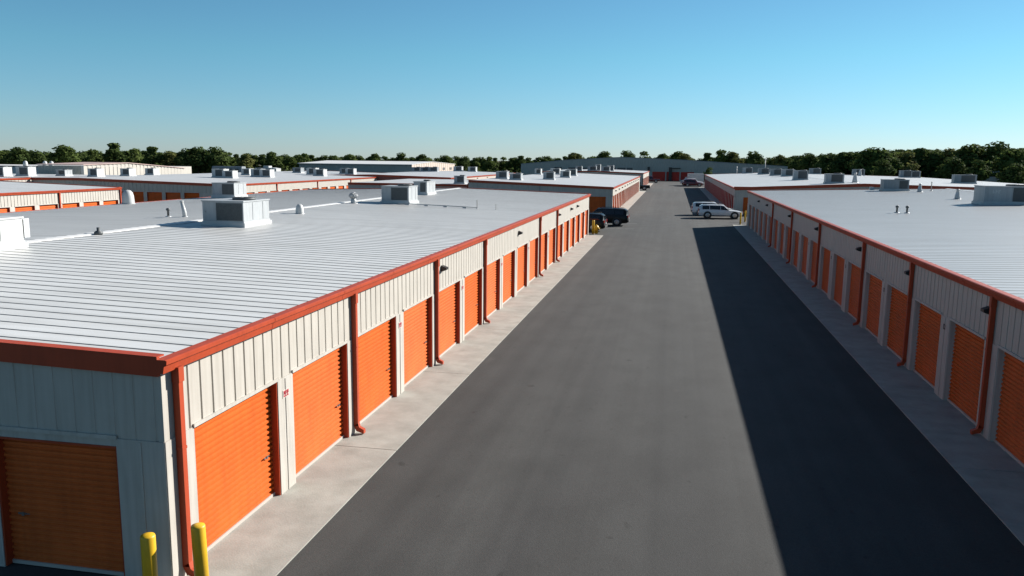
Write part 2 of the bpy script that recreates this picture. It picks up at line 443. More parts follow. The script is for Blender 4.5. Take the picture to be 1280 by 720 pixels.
L1.gutter('east'); L1.gutter('west'); L1.rake('front'); L1.rake('back'); L1.ridge()

# ---- front right building
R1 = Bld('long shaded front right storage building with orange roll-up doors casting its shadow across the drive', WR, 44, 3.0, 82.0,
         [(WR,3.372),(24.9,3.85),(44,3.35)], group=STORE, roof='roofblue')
def ur(y): return 82.0-y
dr = []
y = 19.47-3.16*5
spR = [13.2, 19.47, 25.8, 32.1, 41.6, 51.2, 61.0, 70.8]
segs = [(6.9,2),(13.2,2),(19.47,2),(25.8,2),(32.1,3),(41.6,3),(51.2,3),(61.0,3),(70.8,3)]
ends = [s_[0] for s_ in segs[1:]]+[81.0]
pl = []
for (ys, n), ye in zip(segs, ends):
    st = (ye-ys)/n
    for i in range(n):
        a = ys+st*i+(.42 if i == 0 else .36); b_ = ys+st*(i+1)-(.36 if i == n-1 else .30)
        b_ = min(b_, a+2.42)
        dr.append((ur(b_), b_-a))
        if i < n-1: pl.append(ur(ys+st*(i+1)+.02))
R1.wall('west', dr, frame='pier', latch_right=True)
R1.wall('front', groove=True); R1.wall('east', groove=False); R1.wall('back', [(.8,2.2)], groove=True)
R1.spouts('west', [ur(v) for v in (13.2,19.47,25.8,32.1,41.6,51.2,61.0)])
R1.lamps('west', [ur(v) for v in (19.75,26.1,32.9,42.5,52.3,64.9,71.2)], 2.86)
R1.plates('west', pl, 'darkmark', 1.9)
R1.gutter('west'); R1.gutter('east'); R1.rake('front'); R1.rake('back'); R1.ridge()

# ---- second left building, high block and low block
L2 = Bld('second left storage building behind the black cars, grey shaded end wall with one orange door', -23.9, WL, 94.0, 168.0,
         [(-23.9,3.62),(WL,3.06)], group=STORE)
L2.wall('east', [(.35+3.1*i, 2.6) for i in range(23)], hd=2.1, simple=True, frame='door')
L2.wall('front', [(23.9-9.9, 2.3, 2.0)], hd=2.0, pitch=.6, simple=True); L2.wall('west', groove=False); L2.wall('back', groove=False)
L2.lamps('east', [4+6.2*i for i in range(11)], 2.55); L2.gutter('east'); L2.rake('front'); L2.rake('back')
b = MB(); b.box(-.05,.05,-.05,-.002,0,3.2); b.build('downspout', M['acg'], L2.root, (L2.rel(-15.3,94)[0], L2.rel(0,94)[1], 0))
L2W = Bld('low dark-walled storage block joined to the left of the second left building', -39.5, -24.4, 95.0, 119.0,
          [(-39.5,3.06),(-24.4,3.04)], group=STORE)
L2W.wall('front', groove=True, pitch=.6); L2W.wall('east', groove=False); L2W.wall('west', groove=False); L2W.wall('back', groove=False)
L2W.rake('front'); L2W.rake('back')
# step between the two roofs
b = MB(); b.loft([[(-24.4,0,2.8),(-23.9,0,2.8),(-23.9,0,3.60),(-24.4,0,3.02)],[(-24.4,24,2.8),(-23.9,24,2.8),(-23.9,24,3.60),(-24.4,24,3.02)]], smooth=False)
b.build('roof_step', M['red'], L2W.root, (-L2W.c[0], 95.0-L2W.c[1], 0))

# ---- third left building
L3 = Bld('small third storage building at the far end of the left row', -30, WL, 187.0, 228.0, [(-30,3.5),(-18,3.72),(WL,3.35)], group=STORE)
L3.wall('east', [(.5+3.1*i, 2.6) for i in range(13)], simple=True, frame='door'); L3.wall('front', groove=False); L3.wall('west', groove=False); L3.wall('back', groove=False)
L3.gutter('east'); L3.rake('front')

# ---- second right building
R2 = Bld('second right storage building behind the white cars with a row of grey rooftop units', WR, 54, 100.0, 198.0,
         [(WR,3.08),(21.6,3.75),(54,3.15)], group=STORE, roof='roofdull')
R2.wall('west', [(1.2+3.1*i, 2.4) for i in range(31)], simple=True, hd=2.1, frame='doorred')
R2.wall('front', [(1.0, 2.2)], simple=True, hd=2.0, frame='pier'); R2.wall('east', groove=False); R2.wall('back', groove=False)
R2.gutter('west'); R2.rake('front', .3); R2.rake('back'); R2.ridge()
b = MB(); b.box(-.1, 2.7, -.07, .25, 2.95, 3.22); b.build('parapet_trim', M['red'], R2.root, (R2.rel(WR,100)[0], R2.rel(WR,100)[1]-.075, 0))

# ---- left hand buildings beyond the front left roof
L1B = Bld('storage building left of the white roof vent with a short sunlit row of orange doors', -76, -49.0, 22.0, 65.3, [(-76,3.3),(-62,3.62),(-49.0,3.24)], group=STORE)
dd = []
for k in range(17): dd.append((43.3-2.45*(k+1)-.12+.2, 1.98))
L1B.wall('east', dd, simple=True, hd=2.17); L1B.wall('front', groove=False); L1B.wall('west', groove=False); L1B.wall('back', groove=False)
L1B.spouts('east', [43.2, 43.3-2.45*3-.2, 43.3-2.45*6-.2]); L1B.gutter('east'); L1B.rake('front'); L1B.rake('back')

LB2 = Bld('large storage building in the left middle distance with orange doors in its shaded end wall', -72.0, -47.4, 80.8, 150.0,
          [(-72.0,3.46),(-66,3.50),(-47.4,3.08)], group=STORE)
LB2.wall('front', [(24.6-(3.3+2.28*(i+1))+.22, 1.85) for i in range(7)], simple=True, hd=2.14, pitch=.5)
LB2.wall('east', [(.6+2.9*i, 2.1) for i in range(23)], simple=True, hd=2.1); LB2.wall('west', groove=False); LB2.wall('back', groove=False)
LB2.gutter('east'); LB2.rake('front'); LB2.rake('back'); LB2.spouts('east', [11+11.6*i for i in range(6)])
D = Bld('sunlit low storage wing at the far left edge of the picture', -100, -72.05, 52, 80.7, [(-100,3.4),(-86,3.62),(-72.05,3.47)], group=STORE)
D.wall('east', groove=True, pitch=.5); D.wall('front', groove=False); D.wall('west', groove=False); D.wall('back', groove=False); D.gutter('east'); D.rake('back')
D2 = Bld('low roof block behind the far left storage wing', -100, -72.6, 80.95, 100, [(-100,3.36),(-72.6,3.42)], group=STORE)
for s_ in ('front','east','west','back'): D2.wall(s_, groove=False)
M3 = Bld('middle distance storage building with a dark red shaded end wall and pale sunlit side', -56, -35.0, 126.0, 180.0, [(-56,3.25),(-48,3.42),(-35.0,3.12)], group=STORE)
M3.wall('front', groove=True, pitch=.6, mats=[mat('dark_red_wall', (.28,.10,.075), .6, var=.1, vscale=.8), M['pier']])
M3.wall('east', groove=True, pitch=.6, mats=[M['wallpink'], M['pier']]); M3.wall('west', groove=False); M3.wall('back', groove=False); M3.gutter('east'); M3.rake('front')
M3.lamps('east', [18, 26, 34], 2.7)

# ---- warehouses
A = Bld('white-roofed warehouse with a dark long wall and a pale gabled right end', -116, -78.9, 240, 290, [(-116,4.1),(-78.9,4.1)], 'warehouse', 'warehouse', roof='white', ribs=2)
for o in list(A.root.children): bpy.data.objects.remove(o)
b = MB()
for (ya,za),(yb,zb) in (((-.4,4.16),(22,5.02)),((22,5.02),(50.4,4.16))):
    b.loft([[(-18.9,ya-25,za),(18.7,ya-25,za),(18.7,ya-25,za+.12),(-18.9,ya-25,za+.12)],[(-18.9,yb-25,zb),(18.7,yb-25,zb),(18.7,yb-25,zb+.12),(-18.9,yb-25,zb+.12)]], smooth=False)
b.build('roof', M['white'], A.root)
A.z = lambda x: 4.17
A.wall('front', groove=True, pitch=.8, mats=[M['wallgrey'], M['pier']])
b = MB(); n = 60
for sx in (18.55, -18.55):
    for i in range(n):
        y0 = 50*i/n; y1 = 50*(i+1)/n
        f = lambda y: 4.15+(.85*y/22 if y < 22 else .85*(50-y)/28)
        q = .06 if i % 3 == 2 else 0
        b.face([(sx-q,y0-25,0),(sx-q,y1-25,0),(sx-q,y1-25,f(y1)),(sx-q,y0-25,f(y0))])
b.build('gable_wall', M['wallpink'], A.root)
b = MB()
for i, yy in enumerate((6, 15, 24, 34, 43)): b.box(18.56, 18.66, yy-25, yy-25+2.6, 2.3, 3.1)
b.build('window', M['coil'], A.root)
b = MB(); b.box(-19, 18.72, -25.47, -25.40, 4.0, 4.2); b.build('eave_trim', M['acg'], A.root)

B = Bld('pale gabled warehouse standing behind the left storage roofs, dark grey end wall', -89.5, -82, 101.8, 126.0, [(-89.5,4.6),(-82,4.6)], 'warehouse', 'warehouse', roof='white', ribs=1)
for o in list(B.root.children): bpy.data.objects.remove(o)
b = MB()
for (ya,za),(yb,zb) in (((-.2,4.66),(9.6,4.93)),((9.6,4.93),(24.4,4.02))):
    b.loft([[(-3.9,ya-12.1,za),(3.9,ya-12.1,za),(3.9,ya-12.1,za+.1),(-3.9,ya-12.1,za+.1)],[(-3.9,yb-12.1,zb),(3.9,yb-12.1,zb),(3.9,yb-12.1,zb+.1),(-3.9,yb-12.1,zb+.1)]], smooth=False)
b.build('roof', mat('pinkish_roof', (.5,.36,.32), .6, var=.1, vscale=.5), B.root)
b = MB(); n = 54
for i in range(n):
    y0 = 24.2*i/n; y1 = 24.2*(i+1)/n; f = lambda y: 4.64+(.27*y/9.6 if y < 9.6 else .27-.91*(y-9.6)/14.6)
    q = .05 if i % 2 else 0
    b.face([(3.75-q,y0-12.1,0),(3.75-q,y1-12.1,0),(3.75-q,y1-12.1,f(y1)),(3.75-q,y0-12.1,f(y0))])
b.build('gable_wall', M['wall'], B.root)
B.z = lambda x: 4.62
B.wall('front', groove=True, pitch=.5, mats=[M['wallgrey'], M['pier']])
b = MB(); b.box(3.3, 3.8, -12.16, -12.105, 0, 4.55); b.build('corner_trim', M['acw'], B.root)

C = Bld('long low flat-roofed building at the far left below the treeline', -175, -112, 150, 175, [(-175,3.55),(-112,3.7)], 'warehouse', 'warehouse', roof='white', ribs=3)
C.wall('front', groove=True, pitch=1, mats=[M['acw'], M['acw']]); C.wall('east', groove=False); C.wall('west', groove=False); C.wall('back', groove=False); C.rake('front', .22, 'coil')

ARCH = Bld('wide grey warehouse with a shallow arched roofline closing the end of the drive', -49, 34, 262, 320,
           [(-49,4.75),(-42,5.4),(-35.5,6.05),(-26,6.72),(-17,7.2),(-8,6.95),(3,6.55),(16,5.85),(28,5.25),(34,4.9)], 'warehouse', 'warehouse', roof='wallgrey', ribs=4)
ARCH.wall('front', [(42.2+4.4*i, 4.1, 2.8) for i in (0,1,2)], hd=2.8, groove=True, pitch=.9, mats=[M['wallgrey'], M['wallgrey']], simple=True, frame='wallgrey', dm='doorred')
ARCH.wall('east', groove=False, mats=[M['wallgrey'], M['pier']]); ARCH.wall('west', groove=False, mats=[M['wallgrey'], M['pier']]); ARCH.wall('back', groove=False, mats=[M['wallgrey'], M['pier']])
ARCH.rake('front', .15, 'acg')
for x0, x1, z0, z1 in ((-38,-35.6,2.5,3.9),(-33.5,-27.5,2.4,3.8),(-20.3,-18.3,2.6,3.9),(-17.8,-15.2,2.6,3.9),(-14.8,-13.0,2.6,3.9)):
    b = MB(); b.box(x0,x1,-.06,-.015,z0,z1); w = b.build('window', M['coil'], ARCH.root, (-ARCH.c[0], 262-ARCH.c[1], 0))
b = MB(); b.box(-8.3,-7.6,-.5,-.02,2.9,4.3); b.build('wall_vent', M['black'], ARCH.root, (-ARCH.c[0], 262-ARCH.c[1], 0))
b = MB(); b.box(-1.7,-.7,-.6,-.02,.0,4.2); b.box(-.7,1.9,-.8,-.02,3.75,4.05); b.build('entrance_canopy', M['black'], ARCH.root, (-ARCH.c[0], 262-ARCH.c[1], 0))

# lean-to shed beyond the right roofs
sh = thing('lean_to_shed', 'grey lean-to shed with a tilted metal roof behind the front right roof', 'shed', (76, 214, 0))
b = MB(); b.loft([[(-7,-4,3.45),(-7,4,3.45),(-7,4,3.55),(-7,-4,3.55)],[(-1.2,-4,4.5),(-1.2,4,4.5),(-1.2,4,4.6),(-1.2,-4,4.6)]], smooth=False)
b.build('roof', M['curb'], sh)
b = MB(); b.box(-6.5,14,-3.6,3.6,0,3.3); b.build('wall', M['wallgrey'], sh)
b = MB(); b.loft([[(-1.2,-4,3.32),(-1.2,4,3.32),(-1.2,4,3.42),(-1.2,-4,3.42)],[(14.4,-4,3.32),(14.4,4,3.32),(14.4,4,3.42),(14.4,-4,3.42)]], smooth=False)
b.build('eave_trim', M['wallpink'], sh)

# ------------------------------------------------------------------ rooftop things
_acm = {}
def ac_unit(x, y, zb, w, d, h, label, cab='ac', coil=(.36, .86), rz=0, side_coil=False, group='rooftop air conditioning units', marks=False, tall=1.0):
    key = (w, d, h, cab, coil, side_coil, marks)
    t = thing('rooftop_ac_unit', label, 'AC unit', (x, y, zb), rz, group)
    if key not in _acm:
        ch = .11
        c = MB(); c.box(-w/2-.07, w/2+.07, -d/2-.07, d/2+.07, -.12, ch); c.box(-w/2-.02, w/2+.02, -d/2-.02, d/2+.02, ch, ch+.05)
        k = MB(); k.box(-w/2, w/2, -d/2, d/2, ch+.052, h)
        k.box(-w/2-.03, w/2+.03, -d/2-.03, d/2+.03, h, h+.045)                     # drip lip of the top
        u = -w/2+w*coil[0]
        k.box(u-.03, u-.008, -d/2-.012, -d/2, ch+.06, h-.01)
        k.box(-w/2+.06, -w/2+.12, -d/2-.03, -d/2, h*.55, h*.62)
        for yy in (-.15, .25): k.box(w/2, w/2+.012, d*yy-.012, d*yy+.012, ch+.08, h-.03)
        g_ = MB(); a0, a1 = -w/2+w*coil[0], -w/2+w*coil[1]; n = 12
        g_.box(a0, a1, -d/2-.012, -d/2-.001, ch+.08, h-.04)
        for i in range(n):
            z = ch+.11+(h-ch-.19)*i/n
            g_.box(a0+.01, a1-.01, -d/2-.03, -d/2-.012, z, z+.018)
        if side_coil:
            g_.box(w/2+.001, w/2+.012, -d*.38, d*.38, ch+.1, h-.06)
            for i in range(n):
                z = ch+.12+(h-ch-.2)*i/n; g_.box(w/2+.012, w/2+.03, -d*.37, d*.37, z, z+.018)
        f = MB(); fr = min(w*.26, d*.36); cx = w*.2
        f.lathe([(fr,0),(fr,.07),(fr*.93,.09),(fr*.93,.02),(0.02,.02)], 20, (cx,0,h+.045), 0)
        for i in range(4):
            an = i*math.pi/4
            f.tube([(cx-fr*.95*math.cos(an), -fr*.95*math.sin(an), h+.13), (cx+fr*.95*math.cos(an), fr*.95*math.sin(an), h+.13)], .012, 5)
        mk = None
        if marks:
            q = MB()
            for i, xx in enumerate((-.30,-.14,.02)):
                q.box(-w/2+.75+xx, -w/2+.80+xx, -d/2-.006, -d/2-.001, h*.62, h*.82); q.box(-w/2+.80+xx, -w/2+.86+xx, -d/2-.006, -d/2-.001, h*(.66+.05*i), h*(.72+.05*i))
            mk = q.mesh('panel_marks', M['acw'])
        _acm[key] = (c.mesh('curb', M['curb']), k.mesh('cabinet', M[cab]), g_.mesh('coil_panel', M['coil']), f.mesh('fan', M['coil']), mk)
    for nme, me in zip(('curb','cabinet','coil_panel','fan','panel_marks'), _acm[key]):
        if me: put(nme, me, t)
    return t

zl = L1.z
ac_unit(-15.98, 27.75, zl(-16.0)+.02, 1.62, 1.9, .86, 'large two-tone rooftop unit on the front left roof, nearest one wholly in view', 'ac', (.34,.97))
ac_unit(-29.6, 50.6, zl(-29.5)+.05, 1.6, 1.6, .92, 'rooftop unit seen just above the large two-tone unit on the front left roof', 'ac', (.45,.98))
ac_unit(-15.3, 44.3, zl(-15.3)+.02, 1.6, 1.6, .92, 'two-tone rooftop unit midway along the front left roof with a dark coil face', 'ac', (.36,.95))
ac_unit(-17.1, 54.8, zl(-17.1)+.02, .95, 2.0, .86, 'pale narrow rooftop unit furthest back on the front left roof', 'ac', (.5,.9))
t = ac_unit(-17.85, 17.2, zl(-17.85)+.03, 1.6, 3.0, .74, 'white rooftop unit cut off by the left picture edge with louvred end', 'acw', (.2,.9))
b = MB()
for i in range(14): b.box(-.72,.70, 1.5, 1.78, .21+.036*i, .228+.036*i)
b.box(-.76,-.72,1.5,1.80,.2,.72); b.box(.70,.74,1.5,1.80,.2,.72); b.box(-.76,.74,1.5,1.6,.2,.70); b.build('louvre', M['curb'], t)
zr = R1.z
ac_unit(20.1, 55.1, zr(19.75)+.02, 3.05, 1.8, 1.06, 'big blue-grey rooftop unit with wide dark coil on the front right roof', 'ac', (.52,.86), side_coil=True, marks=True)
t2 = ac_unit(19.5, 78.7, zr(19.5)+.02, 2.1, 1.3, .94, 'grey rooftop unit near the far edge of the front right roof', 'acg', (.62,.95))
b = MB(); b.box(-2.1,-1.75,-.3,.1,.0,.28); b.box(-1.75,-.98,-.12,-.02,.08,.14); b.build('junction_box', M['curb'], t2)

# background rooftop units: (building, phrase, [(x, y, w, h, cabinet)])
BACK = [
 (LB2, 'left middle distance roof', [(-69.7,88.6,1.3,1.15,'acw'),(-69.4,94.2,1.3,1.1,'acw'),(-71,101.5,1.3,1.05,'acw'),(-58.9,98.6,1.7,1.3,'acw'),(-57.4,98.4,1.5,1.1,'acw'),(-61.9,111,1.3,1.1,'acw'),(-57.9,106.7,1.5,1.25,'acw'),(-56.3,106.3,1.6,1.25,'acw'),
       (-63.5,131,1.5,1.0,'acg'),(-57.7,124.2,1.6,1.25,'acw'),(-54.5,120,1.7,1.2,'acw'),(-56.7,135,1.4,1.1,'acg'),(-54.3,132,1.5,1.2,'acw')]),
 (D2, 'far left low block', [(-79.6,84.8,1.7,1.35,'acw'),(-79.9,88.9,1.8,1.35,'acw'),(-76.6,91.5,1.3,.9,'ac')]),
 (L2, 'second left building roof', [(-22.4,106.4,1.5,1.1,'ac'),(-20.1,104.2,1.5,.95,'ac'),(-17.1,113,1.5,1.2,'ac'),(-16.8,128,1.5,1.2,'acw'),(-17.7,143.5,1.7,1.3,'acw'),(-23.2,140.5,1.1,1.1,'acw'),(-21.1,147,1.7,1.2,'acw')]),
 (M3, 'roof behind the dark red wall', [(-55.4,172,1.9,1.1,'ac'),(-53.0,170.5,1.9,1.1,'acg'),(-50.8,169.2,2.1,1.1,'acg'),(-47.2,176.5,1.9,1.2,'acw'),(-44.2,177.5,1.8,1.2,'acw')]),
 (L2W, 'low dark-walled block roof', [(-26.2,99,1.3,1.15,'ac')]),
 (L3, 'third left building roof', [(-18.6,189,2.0,1.2,'ac'),(-17.6,193,1.2,1.7,'acw'),(-15.6,190,2.0,1.2,'ac'),(-15.3,201,1.6,1.5,'acw'),(-22,192,1.5,1.2,'ac')]),
 (R2, 'second right building roof', [(16.6,195.6,2.2,1.5,'ac'),(18.3,177.6,2.2,1.4,'acg'),(19.0,162,2.2,1.4,'acg'),(19.9,152.5,2.2,1.4,'ac'),(18.2,126,2.0,1.6,'ac'),(31.2,194.5,2.4,1.5,'acg'),(19.2,105.6,2.1,1.35,'ac'),(39.8,191.6,2.4,1.6,'acg'),(49,184,2.6,1.6,'ac'),(46.5,180,2.2,1.7,'acg'),(40.6,126.8,2.9,1.45,'acg')]),
]
ORD = ['first','second','third','fourth','fifth','sixth','seventh','eighth','ninth','tenth','eleventh','twelfth','thirteenth']
CN = {'acw':'small white', 'ac':'small pale', 'acg':'small grey'}
for bl, ph, us in BACK:
    us = sorted(us, key=lambda q: q[0]/q[1])
    for i, (x, yy, w, h, c) in enumerate(us):
        lab = '%s rooftop unit, %s from the left on the %s' % (CN[c], ORD[i], ph) if len(us) > 1 else '%s rooftop unit alone on the %s' % (CN[c], ph)
        ac_unit(x, yy, bl.z(x)+.02, w, 1.3, h*.82, lab, c, (.3,.92))

# vents and pipes
def vent(kind, x, y, zb, s, label, group='roof vents'):
    b = MB()
    if kind == 'dome':
        b.lathe([(.36,-.1),(.36,.12),(.34,.45),(.29,.68),(.18,.82),(0.02,.86)], 18)
        nm, m, part = 'roof_vent', 'acw', 'hood'
    elif kind == 'cone':
        b.lathe([(.30,-.1),(.28,.25),(.20,.72),(.13,.95),(.17,.97),(.17,1.08),(.02,1.12)], 16)
        nm, m, part = 'roof_vent', 'curb', 'stack'
    elif kind == 'turbine':
        b.lathe([(.22,-.1),(.22,.32),(.17,.36),(.17,.42)], 16)
        for i in range(14):
            a = 2*math.pi*i/14
            b.tube([((.19+.16*math.sin(math.pi*k/6))*math.cos(a+.12*k), (.19+.16*math.sin(math.pi*k/6))*math.sin(a+.12*k), .42+.42*k/6) for k in range(7)], .035, 5)
        b.lathe([(.2,.84),(.14,.90),(.02,.92)], 16); b.lathe([(.12,.42),(.12,.85)], 10)
        nm, m, part = 'turbine_vent', 'curb', 'rotor'
    elif kind == 'pipe':
        b.lathe([(.05,-.1),(.05,1.0),(.075,1.0),(.075,1.08),(.01,1.1)], 10)
        nm, m, part = 'vent_pipe', 'pole', 'pipe'
    elif kind == 'lean':
        b.tube([(0,0,-.1),(-.03,0,.3),(-.16,0,.85)], [.13,.12,.09], 10); b.tube([(-.16,0,.85),(-.17,0,.92)], [.12,.10], 10)
        nm, m, part = 'vent_pipe', 'acw', 'pipe'
    elif kind == 'stub':
        b.lathe([(.06,-.1),(.06,.34),(.11,.36),(.11,.46),(.02,.5)], 10)
        nm, m, part = 'vent_pipe', 'coil', 'pipe'
    t = thing(nm, label, 'roof vent', (x, y, zb), 0, group)
    o = b.build(part, M[m], t); o.scale = (s,)*3
    f = MB(); f.lathe([(.42 if kind in ('dome','cone','turbine') else .16, -.08), (.42 if kind in ('dome','cone','turbine') else .16, .03), (.2 if kind in ('dome','cone','turbine') else .07, .06)], 14)
    o = f.build('flashing', M['curb'], t); o.scale = (s,)*3
    return t
vent('dome', -16.38, 33.8, zl(-16.38), .50, 'short white domed vent beside the large two-tone rooftop unit')
vent('turbine', -17.25, 42.2, zl(-17.25), .66, 'spinning turbine vent just left of the midway rooftop unit')
vent('dome', -31.2, 42.2, zl(-31.2), .95, 'tall white domed vent at the far left edge of the front left roof')
vent('lean', -19.93, 30.5, zl(-19.93), .72, 'leaning white pipe vent left of the large two-tone unit')
vent('stub', -20.7, 30.5, zl(-20.7), .75, 'short dark stub pipe left of the leaning white pipe vent')
vent('pipe', -10.4, 42.8, zl(-10.4), .42, 'thin pale pipe standing alone near the eave of the front left roof')
vent('pipe', -9.38, 42.9, zl(-9.38), .28, 'shortest thin pale pipe near the eave of the front left roof')
vent('turbine', -16.0, 29.8, zl(-16.0), .45, 'small pale turbine vent tight against the large two-tone unit')
vent('cone', 19.5, 61.9, zr(19.5), .62, 'tapered grey vent left of the big blue-grey rooftop unit')
vent('cone', 20.7, 75.3, zr(20.7), .64, 'tapered grey vent right of the grey rooftop unit at the far roof edge')
vent('pipe', 22.3, 77.7, zr(22.3), .72, 'thin pipe right of the tapered vent at the far roof edge')
vent('stub', 11.85, 46.9, zr(11.85), .8, 'left one of a pair of dark stub pipes on the front right roof')
vent('stub', 12.25, 46.5, zr(12.25), .8, 'right one of a pair of dark stub pipes on the front right roof')
vent('cone', 39.0, 186, R2.z(37.4), 1.2, 'dark tapered vent on the second right building roof')
vent('cone', 21.8, 106.5, R2.z(21.8), 1.1, 'pale tapered vent at the ridge of the second right building')
for i, (x, yy) in enumerate(((-136.6,152),(-133.5,154),(-130.2,152))):
    vent('dome', x, yy, 3.62, 1.3, '%s white domed vent on the long flat-roofed building' % ('leftmost','middle','rightmost')[i])
# gas line across the front left roof
gl = tag(put('gas_pipe', None, None, (-14.9,43.0,0)), 'thin grey gas pipe running over the front left roof from the midway unit', 'pipe')
b = MB(); b.tube([(0,0,zl(-14.9)+.07),(2.3,-.1,zl(-12.6)+.07),(4.5,-.2,zl(-10.4)+.07)], .025, 6); b.build('pipe', M['curb'], gl)
b = MB()
for k in range(4):
    x = .5+1.1*k; b.box(x-.1, x+.1, -.045*x-.06, -.045*x+.06, zl(-14.9+x)-.01, zl(-14.9+x)+.045)
b.build('support_block', M['curb'], gl)
b = MB(); b.lathe([(.13,-.02),(.13,.06),(.05,.10),(.05,.2)], 12)
t = thing('roof_flashing', 'small dark pipe flashing on the ridge left of the large two-tone unit', 'flashing', (-17.6,22.3,zl(-17.6)+.03)); b.build('boot', M['coil'], t)

# ------------------------------------------------------------------ bollards
_b = MB(); _b.lathe([(.095,0),(.095,1.15),(.088,1.168),(.01,1.172)], 20); _bm = _b.mesh('bollard', M['yellow'])
_c = MB(); _c.lathe([(.15,.001),(.15,.02),(.11,.035)], 16); _cm = _c.mesh('base_collar', M['concrete'])
def bollard(x, y, label, s=1, tilt=0, h=1):
    t = thing('bollard', label, 'bollard', (x, y, 0), 0, 'yellow steel bollards'); t.rotation_euler = (0, tilt, rnd.random())
    put('post', _bm, t, scale=(s,s,h)); put('base_collar', _cm, t)
bollard(-6.62, 8.92, 'left yellow bollard by the near corner, in front of the shaded end wall')
bollard(-6.12, 9.33, 'right yellow bollard by the near corner, in front of the first orange door', tilt=R(-1.2))
bollard(-6.45, 67.75, 'yellow bollard at the far corner of the front left building beside the black car', 1.15)
bollard(6.62, 83.0, 'yellow bollard at the far corner of the front right building', .9)
bollard(7.35, 86.5, 'small yellow bollard in the gap before the white cars, by the orange door', .9)
t = thing('standpipe', 'short yellow standpipe with a round cap beside the far left bollard', 'standpipe', (-6.25,68.4,0))
b = MB(); b.lathe([(.14,0),(.14,.45),(.21,.47),(.21,.55),(.15,.66),(.05,.74),(.01,.76)], 14); b.build('body', M['yellow'], t)
b = MB(); b.tube([(-.28,0,.42),(.28,0,.42)], .075, 10); b.tube([(0,-.25,.42),(0,.05,.42)], .085, 10); b.build('outlet', M['yellow'], t)

# faded parking paint by the black cars
b = MB()
for y_ in (74.2, 80.6): b.face([(-9.5,y_,-.003),(-3.4,y_,-.003),(-3.4,y_+.11,-.003),(-9.5,y_+.11,-.003)])
structure(b.build('road_marking', M['stripe']))

